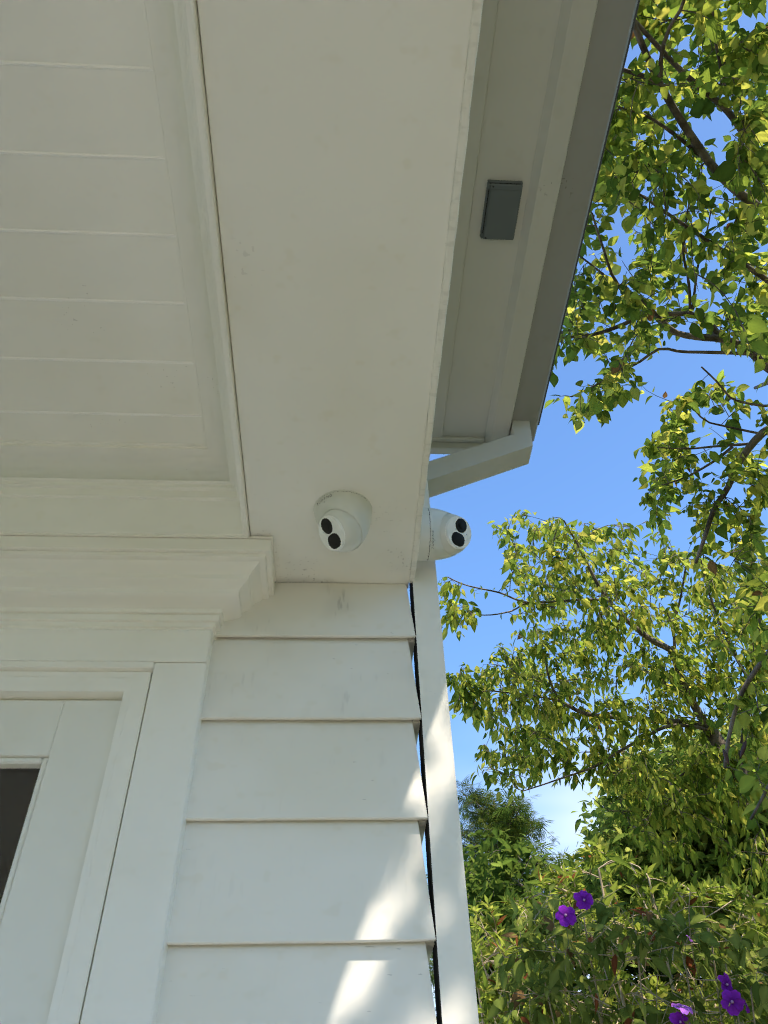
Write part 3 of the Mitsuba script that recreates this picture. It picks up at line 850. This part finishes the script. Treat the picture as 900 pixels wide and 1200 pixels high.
for k in range(2):
    V_, F_ = [], []
    for j in range(11):
        v, f = leaf_shape(0.5, 0.045, 0.3, 0.3, st=4)
        a = (j - 5) / 5 * 1.15 + 0.1 * math.sin(7 * j + k)
        c, s = math.cos(a), math.sin(a)
        v = v @ np.array([[c, s, 0], [-s, c, 0], [0, 0, 1]])
        v[:, 0] += 0.45 * (1 - abs(j - 5) / 5)
        v[:, 2] += 0.06 * math.sin(3 * j + k)
        F_.append(f + sum(len(x) for x in V_))
        V_.append(v)
    spray.append((np.vstack(V_), np.vstack(F_)))
plant(cf, limbs, tips, dict(mode='twig', reach=0.4, gap=0.06, droop=0.1, flutter=0.6, size=0.20, shapes=spray, colours=[(0.05, 0.085, 0.014), (0.085, 0.13, 0.02), (0.14, 0.17, 0.03)], bsdf='needle', twig_r=0.004, bare=0.1), r3, pieces=0)

# ---- dark backdrop trees closing the view behind the shrubs
for (seed, label, name, poly, dd, n, hubs, size, shapes, cols) in (
        (41, 'dark fine leaved tree behind the flowering bush at lower right', 'fine_leaved_tree', [(720, 900), (780, 870), (905, 850), (980, 850), (980, 1090), (700, 1090), (690, 1010), (700, 960)], (8.0, 9.8), 1500,
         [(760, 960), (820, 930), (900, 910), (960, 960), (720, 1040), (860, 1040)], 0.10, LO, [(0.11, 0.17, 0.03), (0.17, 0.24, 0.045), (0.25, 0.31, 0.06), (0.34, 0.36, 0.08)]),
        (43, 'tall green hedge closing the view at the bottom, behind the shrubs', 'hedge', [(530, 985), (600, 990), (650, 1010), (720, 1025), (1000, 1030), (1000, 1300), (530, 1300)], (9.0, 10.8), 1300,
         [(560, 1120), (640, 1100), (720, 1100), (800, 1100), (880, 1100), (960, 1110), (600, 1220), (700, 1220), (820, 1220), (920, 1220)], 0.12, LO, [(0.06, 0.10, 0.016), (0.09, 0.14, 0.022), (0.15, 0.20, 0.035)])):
    rr = np.random.default_rng(seed)
    kx = thing(name, label, 'hedge' if name == 'hedge' else 'tree')
    mid = un(np.mean([h[0] for h in hubs]), 1250, np.mean(dd))
    root = np.array([mid[0], mid[1], GROUND])
    limbs = []
    for i, (x, y) in enumerate(hubs):
        e = un(x, y, np.mean(dd) + rr.uniform(-0.3, 0.3))
        foot = np.array([0.5 * root[0] + 0.5 * e[0], 0.5 * root[1] + 0.5 * e[1], GROUND]) if name == 'hedge' else root + [0.05 * i, 0, 0]
        limbs.append(([foot, foot * 0.5 + e * 0.5 + [0, 0, -0.2], e], 0.06 if i == 0 else 0.035, 0.012))
    more = tips_in(poly, [], n, *dd, rr)
    if name == 'hedge':     # unseen run along the side, added to hold back light from the right
        for y in np.arange(-4.0, 4.1, 0.8):
            limbs.append(([[4.1, y, GROUND], [4.0, y + 0.1, 0.5], [3.9, y, 2.6]], 0.035, 0.012))
        more += [np.array([rr.uniform(3.5, 4.4), rr.uniform(-4.2, 4.2), rr.uniform(-1.4, 3.0)]) for _ in range(1000)]
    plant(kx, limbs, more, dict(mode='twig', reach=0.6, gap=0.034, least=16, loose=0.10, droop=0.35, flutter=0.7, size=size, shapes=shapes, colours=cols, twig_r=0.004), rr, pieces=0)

# ---- the bright whorled shrub
r5 = np.random.default_rng(53)
ws = thing('whorled_shrub', 'sunlit shrub with upright yellow green leaf whorls beside the foot of the downspout', 'shrub')
limbs = []
for i, (x, y) in enumerate([(590, 1120), (640, 1070), (700, 1020), (760, 1030), (820, 1050), (880, 1080), (610, 1180), (720, 1090), (560, 1160), (850, 1120)]):
    e = un(x, y, 5.2 + 0.2 * math.sin(i * 2.1))
    foot = np.array([0.75 * e[0] + 0.35, 0.9 * e[1] + 0.3, GROUND])
    limbs.append(([foot, 0.55 * foot + 0.45 * e + [0, 0.1, -0.1], e], 0.022, 0.006))
tips = tips_in([(548, 1060), (600, 1050), (650, 1010), (700, 985), (745, 1010), (800, 1040), (845, 1030), (905, 1060), (905, 1215), (550, 1215)], [[(720, 1120), (780, 1115), (790, 1150), (730, 1160)]], 800, 4.6, 6.0, r5, 0.40, 30.0)
tips += tips_in([(905, 1060), (1000, 1060), (1000, 1300), (540, 1300), (540, 1215), (905, 1215)], [], 80, 4.6, 5.6, r5)
plant(ws, limbs, tips, dict(mode='whorl', reach=0.2, n=(8, 14), vary=0.24, size=0.066, shapes=NA, colours=[(0.14, 0.20, 0.03), (0.21, 0.27, 0.038), (0.30, 0.35, 0.052), (0.38, 0.39, 0.075), (0.24, 0.08, 0.03)], weights=[3, 4, 4, 2, 0.3], twig_r=0.0035), r5, bark='pale_twig', limb_name='stem')

# ---- the flowering bush with its tangle of dry twigs
r6 = np.random.default_rng(67)
fb = thing('flowering_bush', 'bush with purple five petalled flowers and a tangle of pale dry twigs at lower right', 'bush')
root = un(760, 1200, 4.2)
root = np.array([root[0] + 0.1, root[1] + 0.35, GROUND])
limbs = []
for i, (x, y) in enumerate([(684, 1075), (668, 1095), (745, 1090), (800, 1110), (850, 1130), (880, 1160), (720, 1150), (790, 1190), (640, 1150), (830, 1080)]):
    e = un(x, y, 4.0 + 0.18 * math.sin(2.3 * i))
    limbs.append(([root + r6.normal(0, 0.06, 3) * [1, 1, 0], 0.45 * root + 0.55 * e + r6.normal(0, 0.07, 3), e], 0.011, 0.003))
for i in range(55):   # dry twigs, every way
    c = un(r6.uniform(650, 860), r6.uniform(1080, 1225), r6.uniform(3.8, 4.5))
    a = unit(r6.normal(size=3) + [0.1, 0, 0.5]) * r6.uniform(0.08, 0.26)
    limbs.append(([c - a, c + r6.normal(0, 0.03, 3), c + a + r6.normal(0, 0.03, 3)], 0.0026, 0.0011))
tips = tips_in([(575, 1080), (640, 1030), (700, 1045), (760, 1070), (850, 1080), (905, 1110), (905, 1215), (575, 1215)], [[(715, 1125), (780, 1120), (795, 1155), (760, 1180), (715, 1170)]], 170, 3.7, 4.5, r6)
plant(fb, limbs, tips, dict(mode='twig', reach=0.16, gap=0.05, least=7, loose=0.02, droop=0.6, flutter=0.6, size=0.070, shapes=LO, colours=[(0.11, 0.15, 0.03), (0.17, 0.22, 0.045), (0.27, 0.30, 0.065), (0.22, 0.07, 0.03), (0.20, 0.12, 0.05)], weights=[4, 4, 3, 0.4, 0.5], twig_r=0.0016, trunk=False, bare=0.5), r6, bark='pale_twig', limb_name='stem')


def petal_shape(k):
    """broad notched petal with a wavy rim"""
    v, f = [], []
    n, m = 7, 5
    for i in range(n):
        s = i / (n - 1)
        w = 0.11 + 0.44 * math.sin(min(1.0, s * 1.25) * math.pi / 2) * (1 - 0.55 * max(0, s - 0.72) / 0.28)
        for j in range(m):
            u = j / (m - 1) * 2 - 1
            notch = 0.10 * (1 - abs(u)) ** 2 * s ** 6
            v.append([s * (1 - 0.10 * u * u) - notch, u * w, 0.10 * math.sin(s * 2.6) - 0.18 * s * s + 0.045 * s * math.sin(4.2 * u + k) + 0.06 * abs(u) * s])
    for i in range(n - 1):
        for j in range(m - 1):
            a = i * m + j
            f += [[a, a + m, a + m + 1], [a, a + m + 1, a + 1]]
    return np.array(v), np.array(f)


PET = [petal_shape(k) for k in (0.3, 1.7, 3.1)]
PETAL = {'flower_purple': (0.30, 0.036, 0.50), 'flower_purple_lit': (0.55, 0.20, 0.80)}  # second tone is the purple with sunlight put into the colour
plain('flower_heart', (0.42, 0.22, 0.40), 0.6)
for (x, y, d, R_, tilt, mat, lab) in ((684, 1055, 3.55, 0.047, (0.1, -0.9, -0.2), 'flower_purple', 'upper of the two open purple flowers side by side'), (663, 1073, 3.60, 0.050, (-0.2, -0.9, 0.05), 'flower_purple', 'lower of the two open purple flowers side by side'),
                                      (800, 1182, 3.7, 0.050, (0.2, -0.5, 0.8), 'flower_purple_lit', 'purple flower near the bottom edge, sunlight painted into its petals as lilac'), (797, 1198, 3.7, 0.045, (0.0, -0.9, -0.1), 'flower_purple', None),
                                      (851, 1154, 3.8, 0.048, (0.5, -0.8, -0.1), 'flower_purple', None), (858, 1174, 3.75, 0.052, (-0.3, -0.85, -0.25), 'flower_purple', None), (874, 1178, 3.8, 0.034, (0.8, -0.5, 0.1), 'flower_purple', None), (808, 1100, 3.9, 0.022, (0.6, -0.3, 0.5), 'flower_purple_lit', 'small half closed purple flower')):
    R_ *= 0.88
    c = un(x, y, d)
    Fm = frame_of(np.array(tilt), [0.2, 0.1, 1.0])
    heart = trimesh.creation.icosphere(1, R_ * 0.13)
    heart.apply_translation(c + Fm[:, 2] * R_ * 0.10)
    fl = put(fb, 'flower', heart, 'flower_heart', smooth=True, label=lab)
    for j in range(5):
        v, f = PET[(j + int(x)) % 3]
        a = j * 2 * math.pi / 5 + x
        v = v * np.array([1.0 + 0.12 * math.sin(3.1 * j + x), 0.86 + 0.14 * math.sin(1.7 * j + y), 1.0 + 1.2 * math.sin(2.3 * j + x)])
        q = v @ np.array([[math.cos(a), math.sin(a), 0], [-math.sin(a), math.cos(a), 0], [0, 0, 1]]) * R_
        q[:, 2] += 0.0006 * j
        rad, across = np.clip(v[:, 0], 0, 1.1), np.abs(np.sin(17 * np.arctan2(v[:, 1], v[:, 0] + 0.3)))
        tone = (0.45 + 0.75 * rad ** 0.8) * (0.86 + 0.24 * across)
        scene[key_for(f'{fl}__petal')] = mikit.ply((q @ Fm.T + c, f), 'petal', smooth=True, color=np.array(PETAL[mat]) * tone[:, None])
    stalk = np.array([c - Fm[:, 2] * 0.002, c - Fm[:, 2] * 0.03 + [0, 0, -0.01], c - Fm[:, 2] * 0.05 + [0, 0.02, -0.10]])
    scene[f'{fl}__stalk'] = mikit.ply(tube(smooth_line(stalk, 0.012), 0.0016, 5), 'stem_green', smooth=True)
